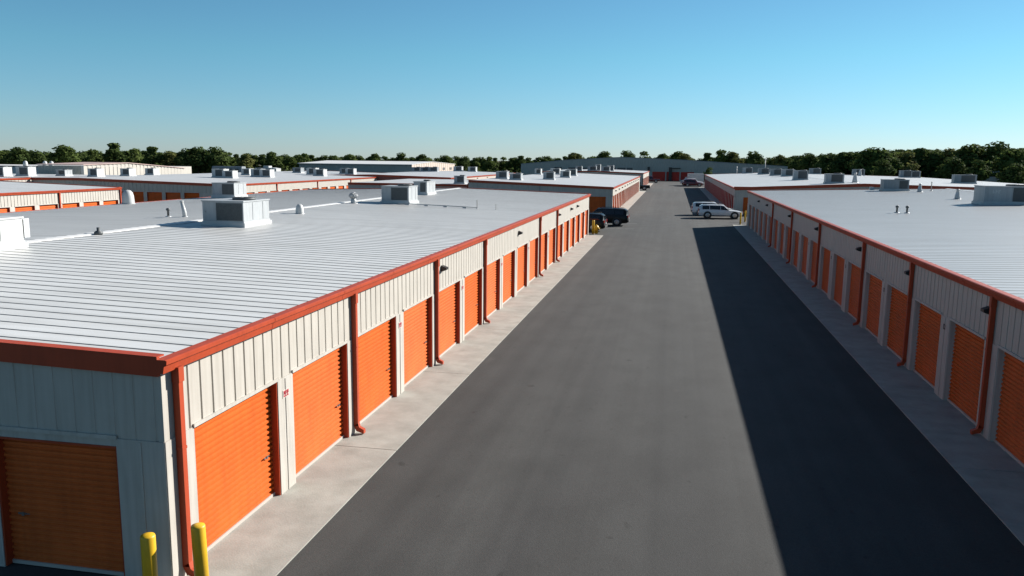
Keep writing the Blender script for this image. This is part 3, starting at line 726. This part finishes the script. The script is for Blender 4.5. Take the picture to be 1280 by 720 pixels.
# ------------------------------------------------------------------ vehicles
def carpaint(n, c, r=.22):
    m = mat(n, c, r+(.12 if max(c) < .05 else 0), spec=.5 if max(c) > .05 else .25); bs = m.node_tree.nodes['Principled BSDF']; bs.inputs['Coat Weight'].default_value = .35 if max(c) > .05 else .08; bs.inputs['Coat Roughness'].default_value = .05; return m
PAINT = {'white': carpaint('white_car_paint', (.72,.73,.74)), 'black': carpaint('black_car_paint', (.004,.0045,.005)), 'red': carpaint('dark_red_car_paint', (.11,.008,.012)), 'silver': carpaint('silver_car_paint', (.5,.52,.54)), 'navy': carpaint('navy_car_paint', (.006,.007,.010))}
def car(name, label, cat, x, y, rz, paint, L=4.7, W=1.88, H=1.68, style='suv', wheel_r=.36, group=None):
    t = thing(name, label, cat, (x, y, 0), rz, group); w = W/2
    # stations along +x (nose at +L/2): (x/L, z bottom, z belt, z top, half width, half width at top)
    if style == 'suv':
        st = [(-.5,.42,.78,.80,.80,.72),(-.492,.34,.95,1.0,.93,.74),(-.47,.27,1.02,H*.88,.97,.70),(-.42,.25,1.05,H*.97,1,.72),(-.25,.24,1.04,H,1,.74),(0,.24,1.02,H,1,.74),
              (.08,.24,1.01,H*.97,1,.72),(.155,.24,1.0,1.28,1,.74),(.215,.24,.99,1.045,1,.80),(.33,.24,.93,1.01,1,.80),(.43,.25,.86,.93,.97,.76),(.475,.28,.76,.82,.90,.70),(.5,.38,.66,.70,.78,.62)]
        cab = (2, 6, 8)
    elif style == 'big':
        st = [(-.5,.48,.85,.88,.86,.78),(-.495,.38,1.08,1.14,.95,.82),(-.485,.32,1.15,H*.93,.98,.78),(-.46,.30,1.18,H*.985,1,.79),(-.25,.30,1.18,H,1,.80),(.02,.30,1.17,H,1,.80),
              (.09,.30,1.16,H*.97,1,.78),(.15,.30,1.15,1.45,1,.79),(.20,.30,1.14,1.20,1,.85),(.33,.30,1.10,1.18,1,.86),(.44,.30,1.05,1.12,.98,.84),(.485,.33,.95,1.02,.95,.80),(.5,.42,.80,.86,.90,.75)]
        cab = (2, 6, 8)
    else:  # pickup
        st = [(-.5,.50,.98,1.0,.92,.90),(-.495,.42,1.05,1.06,.97,.93),(-.35,.40,1.06,1.07,1,.94),(-.14,.38,1.06,1.07,1,.94),(-.13,.38,1.07,H*.96,1,.76),(-.08,.38,1.08,H,1,.77),(.04,.38,1.08,H,1,.77),
              (.10,.38,1.08,H*.95,1,.76),(.17,.38,1.07,1.16,1,.84),(.30,.38,1.04,1.12,1,.86),(.44,.38,1.0,1.06,.98,.84),(.488,.40,.9,.98,.95,.80),(.5,.46,.78,.84,.90,.76)]
        cab = (4, 7, 8)
    zf = H/1.68 if style == 'suv' else 1.0
    st = [(q[0], q[1], q[2]*zf, q[3]*zf if q[3] <= 1.281 else q[3], q[4], q[5]) for q in st]
    def ring(s_):
        X = s_[0]*L; zb, zm, zt, hw, ht = s_[1], s_[2], s_[3], s_[4]*w, s_[5]*w
        hp = [(.70*hw,zb),(.93*hw,zb+.05),(hw,zb+.2),(hw*.995,(zb+zm)/2+.08),(hw*.965,zm),(ht,max(zm+.005,zt-.07)),(ht*.82,zt-.012),(ht*.4,zt)]
        return [(X,-a,z) for a, z in reversed(hp)][::1] + [(X,a,z) for a, z in hp]
    b = MB(); rings = [ring(s_) for s_ in st]
    b.loft([list(reversed(r)) for r in rings])
    me = b.mesh('body', PAINT[paint]); me.set_sharp_from_angle(angle=R(38)); put('body', me, t)
    # glazing: slightly proud panes cut from the body surface
    def lerp(a, c, f): return tuple(a[i]+(c[i]-a[i])*f for i in range(3))
    def pane(nm, q, off, ins=(.08,.92,.12,.92), m='glass'):
        p00,p10,p11,p01 = [Vector(v) for v in q]
        def at(u, v): return (p00*(1-u)+p10*u)*(1-v)+(p01*(1-u)+p11*u)*v
        k = MB(); k.face([at(ins[0],ins[2])+Vector(off), at(ins[1],ins[2])+Vector(off), at(ins[1],ins[3])+Vector(off), at(ins[0],ins[3])+Vector(off)])
        return k.build(nm, M[m], t)
    i0, i1, i2 = cab
    for sgn in (-1, 1):
        bi = 3 if sgn < 0 else 12; ti = 2 if sgn < 0 else 13
        spans = [(i0+1, i0+2, .06, .97), (i0+2, i1-1, .03, .97), (i1-1, i1, .03, .98)] if style != 'pickup' else [(i0+1, i1-1, .05, .50), (i0+1, i1-1, .54, .98)]
        for a, c, u0, u1 in spans:
            pane('side_window', (rings[a][bi], rings[c][bi], rings[c][ti], rings[a][ti]), (0, sgn*.008, .004), (u0, u1, .10, .90))
        # front quarter glass triangle
        k = MB(); A_, B_, C_ = Vector(rings[i1][bi]), Vector(rings[i2][bi]), Vector(rings[i1][ti]); of = Vector((0, sgn*.012, .004))
        k.face([A_.lerp(C_, .1)+of, A_.lerp(B_, .75)+of, A_.lerp(C_, .86)+of]); k.build('side_window', M['glass'], t)
    k = MB()
    for a in range(i1, i2):
        pa = [Vector(rings[a][i]) for i in (1,0,15,14)]; pb = [Vector(rings[a+1][i]) for i in (1,0,15,14)]; of = Vector((.006,0,.008))
        for q in range(3): k.face([pa[q]+of, pb[q]+of, pb[q+1]+of, pa[q+1]+of])
    k.build('windshield', M['glass'], t)
    k = MB(); a, c = (i0-1, i0) if style != 'pickup' else (i0-1, i0)
    pa = [Vector(rings[a][i]) for i in (2,1,0,15,14,13)]; pb = [Vector(rings[c][i]) for i in (2,1,0,15,14,13)]; of = Vector((-.008,0,.004))
    for q in range(1, 4): k.face([pa[q].lerp(pb[q],.25)+of, pa[q+1].lerp(pb[q+1],.25)+of, pb[q+1].lerp(pa[q+1],.06)+of, pb[q].lerp(pa[q],.06)+of])
    k.build('rear_window', M['glass'], t)
    # wheels
    for sx in (-.29 if style != 'big' else -.28, .315):
        for sgn in (-1, 1):
            wr = wheel_r; cx = sx*L
            def disc(prof, m, nm, par=None):
                q = MB(); n = 24
                rr = [[(cx+r*math.cos(2*math.pi*i/n), yy, wr+r*math.sin(2*math.pi*i/n)) for i in range(n)] for r, yy in prof]
                q.loft(rr); me = q.mesh(nm, M[m]); return put(nm, me, par or t)
            disc([(wr+.075, sgn*(w-.12)), (wr+.075, sgn*(w+.006))], 'trimblack', 'wheel_arch')
            tw = disc([(wr*.7, sgn*(w-.22)), (wr*.95, sgn*(w-.21)), (wr, sgn*(w-.17)), (wr, sgn*(w-.01)), (wr*.95, sgn*(w+.022)), (wr*.68, sgn*(w+.018))], 'rubber', 'wheel')
            disc([(wr*.66, sgn*(w+.0)), (wr*.66, sgn*(w+.024)), (wr*.5, sgn*(w+.03)), (.05, sgn*(w+.026))], 'rim', 'rim', tw)
    for sgn in (-1, 1):
        q = MB(); a0, a1 = sorted((sgn*w*.56, sgn*w*.93)); q.box(-L/2-.012+.02, -L/2+.10, a0, a1, .80 if style != 'pickup' else .72, 1.02 if style != 'big' else 1.12); q.build('tail_light', M['tail'], t)
        q = MB(); a0, a1 = sorted((sgn*w*.52, sgn*w*.86)); zz = .66 if style == 'suv' else .80
        q.box(L/2-.11, L/2+.004, a0, a1, zz, zz+.14); q.build('headlight', M['head'], t)
        q = MB(); a0, a1 = sorted((sgn*(w*.98), sgn*(w+.17))); q.box(L*.145, L*.145+.14, a0, a1, 1.0, 1.13); q.build('mirror', PAINT[paint], t)
        if style != 'pickup':
            q = MB(); q.tube([(-.40*L, sgn*w*.66, H+.02), (-.2*L, sgn*w*.68, H+.05), (.04*L, sgn*w*.68, H+.02)], .02, 6); q.build('roof_rail', M['trimblack'], t)
        q = MB(); a0, a1 = sorted((sgn*(w-.02), sgn*(w+.012))); q.box(-.22*L, .24*L, a0, a1, .26, .36); q.build('sill_trim', M['trimblack'], t)
    q = MB(); q.box(-L/2-.05, -L/2+.12, -w*.84, w*.84, .38, .58); q.build('rear_bumper', M['trimblack'] if style != 'pickup' else M['rim'], t)
    q = MB(); q.box(L/2-.10, L/2+.035, -w*.74, w*.74, .34, .50); q.build('front_bumper', M['trimblack'], t)
    q = MB(); q.box(L/2-.08, L/2+.012, -w*.44, w*.44, .58, .72); q.build('grille', M['trimblack'], t)
    q = MB(); q.box(-L/2-.022, -L/2+.06, -.17, .17, .66, .78); q.build('number_plate', M['acw'], t)
    return t
CARS = 'cars parked in the gaps between buildings'
car('parked_suv', 'white parked SUV nearer the camera, in full side view by the second right building', 'car', 5.1, 91.6, R(1), 'white', 4.72, 1.86, 1.50, group=CARS)
car('parked_suv', 'white parked SUV mostly hidden behind the nearer white SUV', 'car', 4.45, 96.4, R(1), 'white', 4.65, 1.86, 1.52, group=CARS)
car('parked_suv', 'long black parked SUV with its tail out into the drive', 'car', -6.6, 77.9, R(179), 'black', 5.1, 1.95, 1.66, 'suv', .37, group=CARS)
car('parked_suv', 'shorter black parked SUV half hidden by the front left building corner', 'car', -8.0, 70.9, R(177), 'navy', 4.7, 1.9, 1.58, group=CARS)
car('parked_pickup', 'black parked pickup in the gap beyond the second left building', 'pickup truck', -7.6, 174.5, R(182), 'black', 5.4, 2.0, 1.9, 'pickup', .40, group=CARS)
car('parked_pickup', 'dark red pickup far down the drive by the third left building', 'pickup truck', -6.6, 236, R(183), 'red', 5.5, 2.0, 1.9, 'pickup', .40, group=CARS)
car('parked_suv', 'dark red parked SUV in front of the far white van', 'car', 4.7, 206.6, R(1), 'red', 4.7, 1.9, 1.72, group=CARS)
car('parked_suv', 'silver parked SUV between the dark red SUV and the white van', 'car', 4.9, 210.0, R(1), 'white', 4.9, 1.92, 1.9, group=CARS)
# box van
t = thing('box_van', 'white box van with pale blue tinted side at the far right of the drive', 'van', (4.6, 215.5, 0), R(1))
b = MB(); b.box(-1.2,2.9,-1.05,1.05,.7,3.0); b.build('cargo_box', M['acw'], t)
b = MB(); b.loft([[(-3.0,-.95,.45),(-3.0,.95,.45),(-3.0,.95,1.15),(-3.0,-.95,1.15)],[(-2.2,-.98,.45),(-2.2,.98,.45),(-2.2,.98,1.35),(-2.2,-.98,1.35)],[(-1.7,-.95,.45),(-1.7,.95,.45),(-1.7,.95,2.1),(-1.7,-.95,2.1)],[(-1.22,-.95,.45),(-1.22,.95,.45),(-1.22,.95,2.15),(-1.22,-.95,2.15)]], smooth=False); b.build('cab', PAINT['silver'], t)
b = MB(); b.face([(-2.19,-.85,1.40),(-2.19,.85,1.40),(-1.74,.8,2.06),(-1.74,-.8,2.06)][::-1]); b.build('windshield', M['glass'], t)
b = MB(); b.box(-1.9,-1.3,-.985,-.955,1.35,1.95); b.build('side_window', M['glass'], t)
for sx in (-2.1, 1.7):
    for sg in (-1, 1):
        b = MB(); b.tube([(sx, sg*.72, .42), (sx, sg*1.0, .42)], .42, 18); b.build('wheel', M['rubber'], t)
# distant trailers beyond the left roofs
t = thing('parked_trailer', 'weathered grey trailer parked before the left trees', 'trailer', (-117.5, 201, 0), R(4))
b = MB(); b.loft([[(-4.2,-1.2,.8),(-4.2,1.2,.8),(-4.2,1.2,3.3),(-4.2,1.0,3.5),(-4.2,-1.0,3.5),(-4.2,-1.2,3.3)],[(4.2,-1.2,.8),(4.2,1.2,.8),(4.2,1.2,3.3),(4.2,1.0,3.5),(4.2,-1.0,3.5),(4.2,-1.2,3.3)]], smooth=False); b.build('body', M['acg'], t)
for k in range(4): b = MB(); b.box(-3.4+1.9*k,-2.4+1.9*k,-1.225,-1.202,2.0,2.9); b.build('window', M['coil'], t)
for sx in (1.2, 2.2): b = MB(); b.tube([(sx,-1.15,.45),(sx,1.15,.45)], .45, 16); b.build('wheel', M['rubber'], t)
t = thing('camper', 'small white camper parked beside the grey trailer before the left trees', 'camper', (-106, 201, 0), R(-3))
b = MB(); b.loft([[(-3.2,-1.2,.7),(-3.2,1.2,.7),(-3.2,1.2,3.2),(-3.2,-1.2,3.2)],[(1.6,-1.2,.7),(1.6,1.2,.7),(1.6,1.2,3.3),(1.6,-1.2,3.3)],[(3.0,-1.2,1.9),(3.0,1.2,1.9),(3.0,1.2,3.1),(3.0,-1.2,3.1)]], smooth=False); b.build('body', M['acw'], t)
b = MB(); b.box(-2.2,.8,-1.225,-1.202,1.9,2.7); b.build('window', M['coil'], t)
b = MB(); b.box(-1.0,.6,-.8,.8,3.28,3.75); b.build('roof_box', M['acw'], t)
for sx in (-1.6, -.6): b = MB(); b.tube([(sx,-1.15,.45),(sx,1.15,.45)], .45, 16); b.build('wheel', M['rubber'], t)
# poles near the arched warehouse
def pole(x, y, h, label):
    t = thing('utility_pole', label, 'pole', (x, y, 0)); b = MB(); b.lathe([(.2,0),(.17,h*.5),(.13,h)], 10); b.build('post', M['pole'], t)
    b = MB(); b.box(-.5,.5,-.06,.06,h-.5,h-.36); b.build('crossbar', M['pole'], t)
pole(26.9, 258, 7.3, 'tall pale pole by the right end of the arched warehouse')
pole(18.3, 253, 4.8, 'short pale pole in front of the arched warehouse')

# ------------------------------------------------------------------ trees
def crown_mesh(seed, W, Hc, lobes, n, leaf, lm, base=.28, flat=1.0):
    r = random.Random(seed); b = MB()
    cs = []
    for i in range(lobes):
        a = r.random()*6.283; q = r.random()**.6
        zz = r.uniform(.0, 1)
        rad = (1-abs(zz-.38)*1.05)*W/2*.62*q
        cs.append((Vector((rad*math.cos(a), rad*math.sin(a), base*Hc+zz*Hc*(1-base)*.80)), r.uniform(.16,.27)*W*(1.05-.45*zz)))
    cs.append((Vector((0,0,Hc*.55)), W*.30)); cs.append((Vector((r.uniform(-.1,.1)*W,0,Hc*.83)), W*.17))
    tot = sum(c[1]**2 for c in cs)
    for c, rad in cs:
        k = int(n*rad*rad/tot)
        for i in range(k):
            d = Vector((r.gauss(0,1), r.gauss(0,1), r.gauss(0,1))).normalized()
            p = c + Vector((d.x, d.y, d.z*.78*flat))*rad*(r.random()**.28)*r.uniform(.9,1.12)
            nrm = (d*.9+Vector((r.gauss(0,.5), r.gauss(0,.5), r.gauss(.25,.5)))).normalized()
            a = nrm.cross(Vector((r.gauss(0,1), r.gauss(0,1), r.gauss(0,1)))).normalized(); e = nrm.cross(a)
            s = leaf*r.uniform(.55,1.25)
            b.face([p-a*s-e*s*.5, p+e*s*.15-a*s*.2-e*s*.7, p+a*s-e*s*.2, p+a*s*.4+e*s*.75, p-a*s*.7+e*s*.6], 0, False)
    return b.mesh('crown', LEAF[lm]), cs
def trunk_mesh(seed, H, cs, base=.28):
    r = random.Random(seed+50); b = MB(); t = H*.022+.08
    b.tube([(0,0,-.2),(.05,.02,H*base*.6),(r.uniform(-.2,.2),r.uniform(-.2,.2),H*.55),(r.uniform(-.3,.3),0,H*.8)], [t*1.25,t,t*.7,t*.25], 8)
    for c, rad in cs[:7]:
        z0 = H*base*r.uniform(.7,1.3); b.tube([(0.03,0,z0), (c.x*.45,c.y*.45,(z0+c.z)/2+.2), tuple(c)], [t*.5,t*.35,t*.12], 6)
    return b.mesh('trunk', M['trunk'])
KINDS = []   # (crown, trunk, unit height, phrase)
specs = [(1,9.5,10,11,2600,.34,0,'broad dark green'),(2,8,10,9,2400,.33,1,'rounded mid green'),(3,6.2,10,8,2000,.32,0,'upright dark'),(4,10.5,10,13,2800,.34,1,'wide spreading green'),
         (5,8.5,10,10,2400,.32,2,'olive green'),(6,7,10,9,1500,.32,2,'loose thin-crowned'),(7,9,10,12,2600,.34,0,'dense dark'),(8,7.8,10,10,2300,.33,1,'lumpy mid green')]
for sd, W, Hc, lo, n, lf, lm, ph in specs:
    base = .2 if sd != 6 else .34
    cm, cs = crown_mesh(sd, W, Hc, lo, n, lf, lm, base); KINDS.append((cm, trunk_mesh(sd, Hc, cs, base), Hc*1.0, ph))

ZTOP = {}
CAMH = 6.11495
fw = Vector((-.1906964,.96904035,-.1568301)); r2 = Vector((.98079998,.1947276,.0106094)); u2 = Vector((-.0408201,.1517958,.98756861)); F = 1011.749
def px_ray(u, v): d = fw*F + r2*(u-640) - u2*(v-360); return d
def tree_at(u, vtop, dist, k, label, group, wide=1.0):
    d = px_ray(u, vtop); hd = math.hypot(d.x, d.y); s = dist/hd
    x, y, z = d.x*s, d.y*s, CAMH+d.z*s
    cm, tm, Hc, ph = KINDS[k]
    sc = max(.35, z/(Hc*.985))
    zt = max(v_.co.z for v_ in cm.vertices)*.965 if k not in ZTOP else ZTOP[k]; ZTOP[k] = zt; sc = max(.35, z/zt)
    t = thing('tree', label, 'tree', (x, y, 0), rnd.uniform(0, 6.28), group)
    put('crown', cm, t, scale=(sc*wide, sc*wide, sc)); put('trunk', tm, t, scale=(sc,sc,sc))
G = 'trees of the far treeline'
# landmark trees whose tops stand out against the sky: u, v of the top, distance, kind, label
PEAKS = [(2,190,250,1,'mid green tree at the left edge of the treeline'),(20,184.5,245,0,'dark spiky-topped tree above the long flat-roofed building'),(45,188,250,6,'dense tree right of the spiky-topped tree at far left'),
 (78,182,245,3,'wide tree standing alone against the sky above the dark grey end wall'),(117,187,255,1,'rounded tree left of the tallest left tree'),(143,179.5,250,2,'tallest dark tree of the left treeline above the pale gabled warehouse'),(168,186,255,7,'lumpy tree right of the tallest left tree'),
 (190,184,250,2,'upright dark tree above the right end of the pale gabled warehouse'),(212,190,250,4,'light olive tree at the right end of the pale gabled warehouse'),(232,186,245,6,'dense tree over the gap right of the pale gabled warehouse'),(246,184,245,0,'broad dark tree above the large two-tone rooftop unit'),
 (271,184,245,6,'dense dark tree above the weathered grey trailer'),(305,192.5,270,4,'olive tree right of the grey trailer'),(341,190,330,0,'broad dark tree above the white camper'),(381,192,330,7,'lumpy tree at the left end of the white warehouse roof'),
 (437,193,340,3,'wide low tree above the middle of the white warehouse roof'),(466,192,340,1,'rounded tree above the white warehouse roof'),(501,191,340,6,'dark round-topped tree above the white warehouse gable'),(528,193,340,0,'second round-topped tree right of the white warehouse gable'),
 (556,194.5,345,3,'wide tree right of the white warehouse'),(580,195.5,350,6,'dense tree above the dark red end wall'),(612,196,350,7,'lumpy tree left of the arched warehouse'),(651,195,350,2,'upright tree over the left eave of the arched warehouse'),(683,195.5,360,3,'wide tree above the left slope of the arched warehouse'),
 (716,191,350,5,'loose thin-crowned tree left of the arched roof peak'),(722,192,352,4,'olive tree left of the arched roof peak'),(757,189.5,350,0,'broad dark tree just left of the arched roof peak'),(785,188.5,350,6,'dense dark tree over the arched roof peak'),(805,189.5,350,7,'lumpy tree just right of the arched roof peak'),
 (826,192,355,1,'rounded tree above the red doors'),(848,189.5,350,0,'dark round tree above the far white van'),(856,192,345,4,'light olive tree tucked against the dark round tree'),(884,191.5,350,2,'upright tree left of the broad right-hand tree'),(903,187.5,345,1,'broad bright tree above the right slope of the arched warehouse'),
 (917,190,345,4,'olive tree beside the broad bright tree'),(944,189.5,330,6,'dense tree left of the tall pale pole'),(975,194,320,5,'thin-crowned tree right of the tall pale pole'),(1010,192,290,0,'broad dark tree above the second right building ridge'),(1030,194,280,7,'lumpy tree right of the broad dark tree'),
 (1056,191,270,2,'upright tree left of the big right-hand tree'),(1093,185.5,240,3,'big wide tree above the middle of the right roofs'),(1108,188.5,240,1,'rounded tree beside the big wide right tree'),(1130,190.5,245,4,'pale olive tree right of the big wide tree'),(1150,186,250,2,'upright dark tree in the right treeline'),
 (1172,188,250,6,'dense tree right of the upright dark right tree'),(1189,186,248,5,'loose tree with a thin top in the right treeline'),(1212,181.5,235,0,'broad dark tree above the tilted shed roof'),(1227,181.5,238,1,'mid green tree above the tilted shed roof'),(1246,178,235,6,'tallest tree of the right treeline by the right picture edge'),
 (1268,187,225,3,'wide tree at the right picture edge'),(1282,186.5,240,7,'tree cut by the right picture edge'),(1140,205,228,4,'low bright green tree under the right treeline'),(1225,200,215,1,'low rounded tree under the tallest right tree'),(1190,197,222,0,'lower dark tree in front of the right treeline'),(1105,200,222,6,'lower dense tree in front of the big wide right tree'),(1268,205,205,6,'low dark bush-like tree at the right picture edge')]
for q in PEAKS: tree_at(*q[:4], q[4], G, 1.38)
def base_v(u):
    pts = [(-80,187),(0,188.5),(60,191),(120,190),(290,190),(310,193),(420,195),(640,197),(760,196.5),(860,196.5),(940,196),(1000,195),(1060,191.5),(1090,189),(1200,187),(1340,186.5)]
    for (a,va),(c,vc) in zip(pts, pts[1:]):
        if a <= u <= c: return va+(vc-va)*(u-a)/(c-a)
    return 193
def base_d(u): return 275 if u < 290 else (360 if u < 940 else max(255, 360-(u-940)*.75))
SEG = [(-80,62,'above the long flat-roofed building at far left'),(62,235,'behind the pale gabled warehouse'),(235,375,'behind the parked trailers'),(375,570,'behind the white-roofed warehouse'),(570,655,'left of the arched warehouse'),
       (655,960,'behind the arched warehouse'),(960,1080,'behind the second right building'),(1080,1400,'behind the lean-to shed and right roofs')]
u = -60; i = 0
while u < 1345:
    for row in (0, 1):
        uu = u+rnd.uniform(-4,4)+row*7; v = base_v(uu)+rnd.uniform(-1.2,2.4)-(row*.2)
        seg = next(s_ for s_ in SEG if s_[0] <= uu <= s_[1])
        tree_at(uu, v, base_d(uu)+row*16+rnd.uniform(-6,6), rnd.choice((0,1,2,3,6,7,0,6)), 'dark leafy tree in the continuous treeline %s' % seg[2], 'treeline trees %s' % seg[2], 1.45)
    u += 14.5
# low growth between the trunks
b = MB(); r = random.Random(99)
for i in range(9000):
    uu = r.uniform(-90, 1380); d = px_ray(uu, 200); hd = math.hypot(d.x, d.y); dist = base_d(uu)-8+r.uniform(-10,14)
    hmax = 3.2 if uu < 1040 else 3.6
    p = Vector((d.x/hd*dist, d.y/hd*dist, r.uniform(0,1)**1.3*hmax*(.6+.4*math.sin(uu*.13)*math.sin(uu*.041)))); s = r.uniform(.35,.8)
    nrm = Vector((r.gauss(0,1), r.gauss(-.6,1), r.gauss(.5,.7))).normalized(); a = nrm.cross(Vector((r.gauss(0,1),r.gauss(0,1),r.gauss(0,1)))).normalized(); e = nrm.cross(a)
    b.face([p-a*s, p-e*s*.6, p+a*s, p+e*s*.7])
o = b.build('undergrowth', LEAF[0]); tag(o, 'low dark undergrowth between the trunks of the far treeline', 'undergrowth', kind='stuff')
# the woods carry on out of the picture on both sides
b = MB()
for i in range(11000):
    uu = r.choice((r.uniform(-1100, -85), r.uniform(1375, 2100))); d = px_ray(uu, 200); hd = math.hypot(d.x, d.y); dist = 262+r.uniform(-8,16)
    top = 7.5+2.2*math.sin(uu*.11)*math.sin(uu*.037)+1.2*math.sin(uu*.31)
    p = Vector((d.x/hd*dist, d.y/hd*dist, .3+top*(r.random()**.8))); s_ = r.uniform(.5,1.1)
    nrm = Vector((r.gauss(0,1), r.gauss(-.6,1), r.gauss(.5,.7))).normalized(); a = nrm.cross(Vector((r.gauss(0,1),r.gauss(0,1),r.gauss(0,1)))).normalized(); e = nrm.cross(a)
    b.face([p-a*s_, p-e*s_*.7, p+a*s_, p+e*s_*.8])
o = b.build('woods', LEAF[1]); tag(o, 'far woods carrying the treeline on past both picture edges', 'woods', kind='stuff')
# bush by the end of the second right building
t = thing('bush', 'round dark bush in front of the arched warehouse past the second right building', 'bush', (8.9, 226, 0))
cm, cs = crown_mesh(31, 4.6, 4.9, 9, 1500, .2, 0, .05); put('crown', cm, t); put('trunk', trunk_mesh(31, 4.0, cs, .1), t)

# ------------------------------------------------------------------ light, sky, camera
SUN = Vector((5.12, 4.8, 3.37)).normalized(); EL = math.asin(SUN.z); AZ = math.atan2(SUN.x, SUN.y)
sl = bpy.data.lights.new('sun', 'SUN'); sl.energy = 5.0; sl.angle = R(.55); sl.color = (1, .955, .895)
so = bpy.data.objects.new('sun', sl); COL.objects.link(so); so.rotation_euler = SUN.to_track_quat('Z', 'Y').to_euler()
so.location = (60, 60, 60)
w = bpy.data.worlds.new('World'); SC.world = w; w.use_nodes = True; nt = w.node_tree
sky = nt.nodes.new('ShaderNodeTexSky'); sky.sky_type = 'NISHITA'; sky.sun_disc = False
sky.sun_elevation = EL; sky.sun_rotation = AZ; sky.altitude = 50; sky.air_density = .9; sky.dust_density = .1; sky.ozone_density = 5
bg = nt.nodes['Background']; bg.inputs[1].default_value = .05; 
tint = nt.nodes.new('ShaderNodeMix'); tint.data_type = 'RGBA'; tint.blend_type = 'MULTIPLY'; tint.inputs[0].default_value = 1; 
tcw = nt.nodes.new('ShaderNodeTexCoord'); sx = nt.nodes.new('ShaderNodeSeparateXYZ'); nt.links.new(tcw.outputs['Generated'], sx.inputs[0])
gr = nt.nodes.new('ShaderNodeValToRGB'); e_ = gr.color_ramp.elements                # sky tint by height; unseen upper dome warmed to make shadows more neutral
e_[0].position = .01; e_[0].color = (.81, .945, 1.12, 1); e_[1].position = .12; e_[1].color = (.74, 1.10, 1.03, 1)
e2 = e_.new(.24); e2.color = (.76, 1.06, 1.0, 1); e3 = e_.new(.55); e3.color = (1.0, .98, .86, 1)
nt.links.new(sx.outputs['Z'], gr.inputs[0]); nt.links.new(gr.outputs[0], tint.inputs[7])
nt.links.new(sky.outputs[0], tint.inputs[6]); nt.links.new(tint.outputs[2], bg.inputs[0])
cam = bpy.data.cameras.new('camera'); co = bpy.data.objects.new('camera', cam); COL.objects.link(co)
cam.sensor_width = 36; cam.lens = F/1280*36; cam.clip_start = .1; cam.clip_end = 6000
mw = Matrix((( r2.x,u2.x,-fw.x,0),(r2.y,u2.y,-fw.y,0),(r2.z,u2.z,-fw.z,CAMH),(0,0,0,1)))
co.matrix_world = mw
SC.camera = co
SC.view_settings.view_transform = 'Standard'; SC.view_settings.look = 'None'; SC.view_settings.exposure = 1.08; SC.view_settings.gamma = 1
SC.view_settings.use_curve_mapping = False
SC.cycles.max_bounces = 6; SC.cycles.use_denoising = True
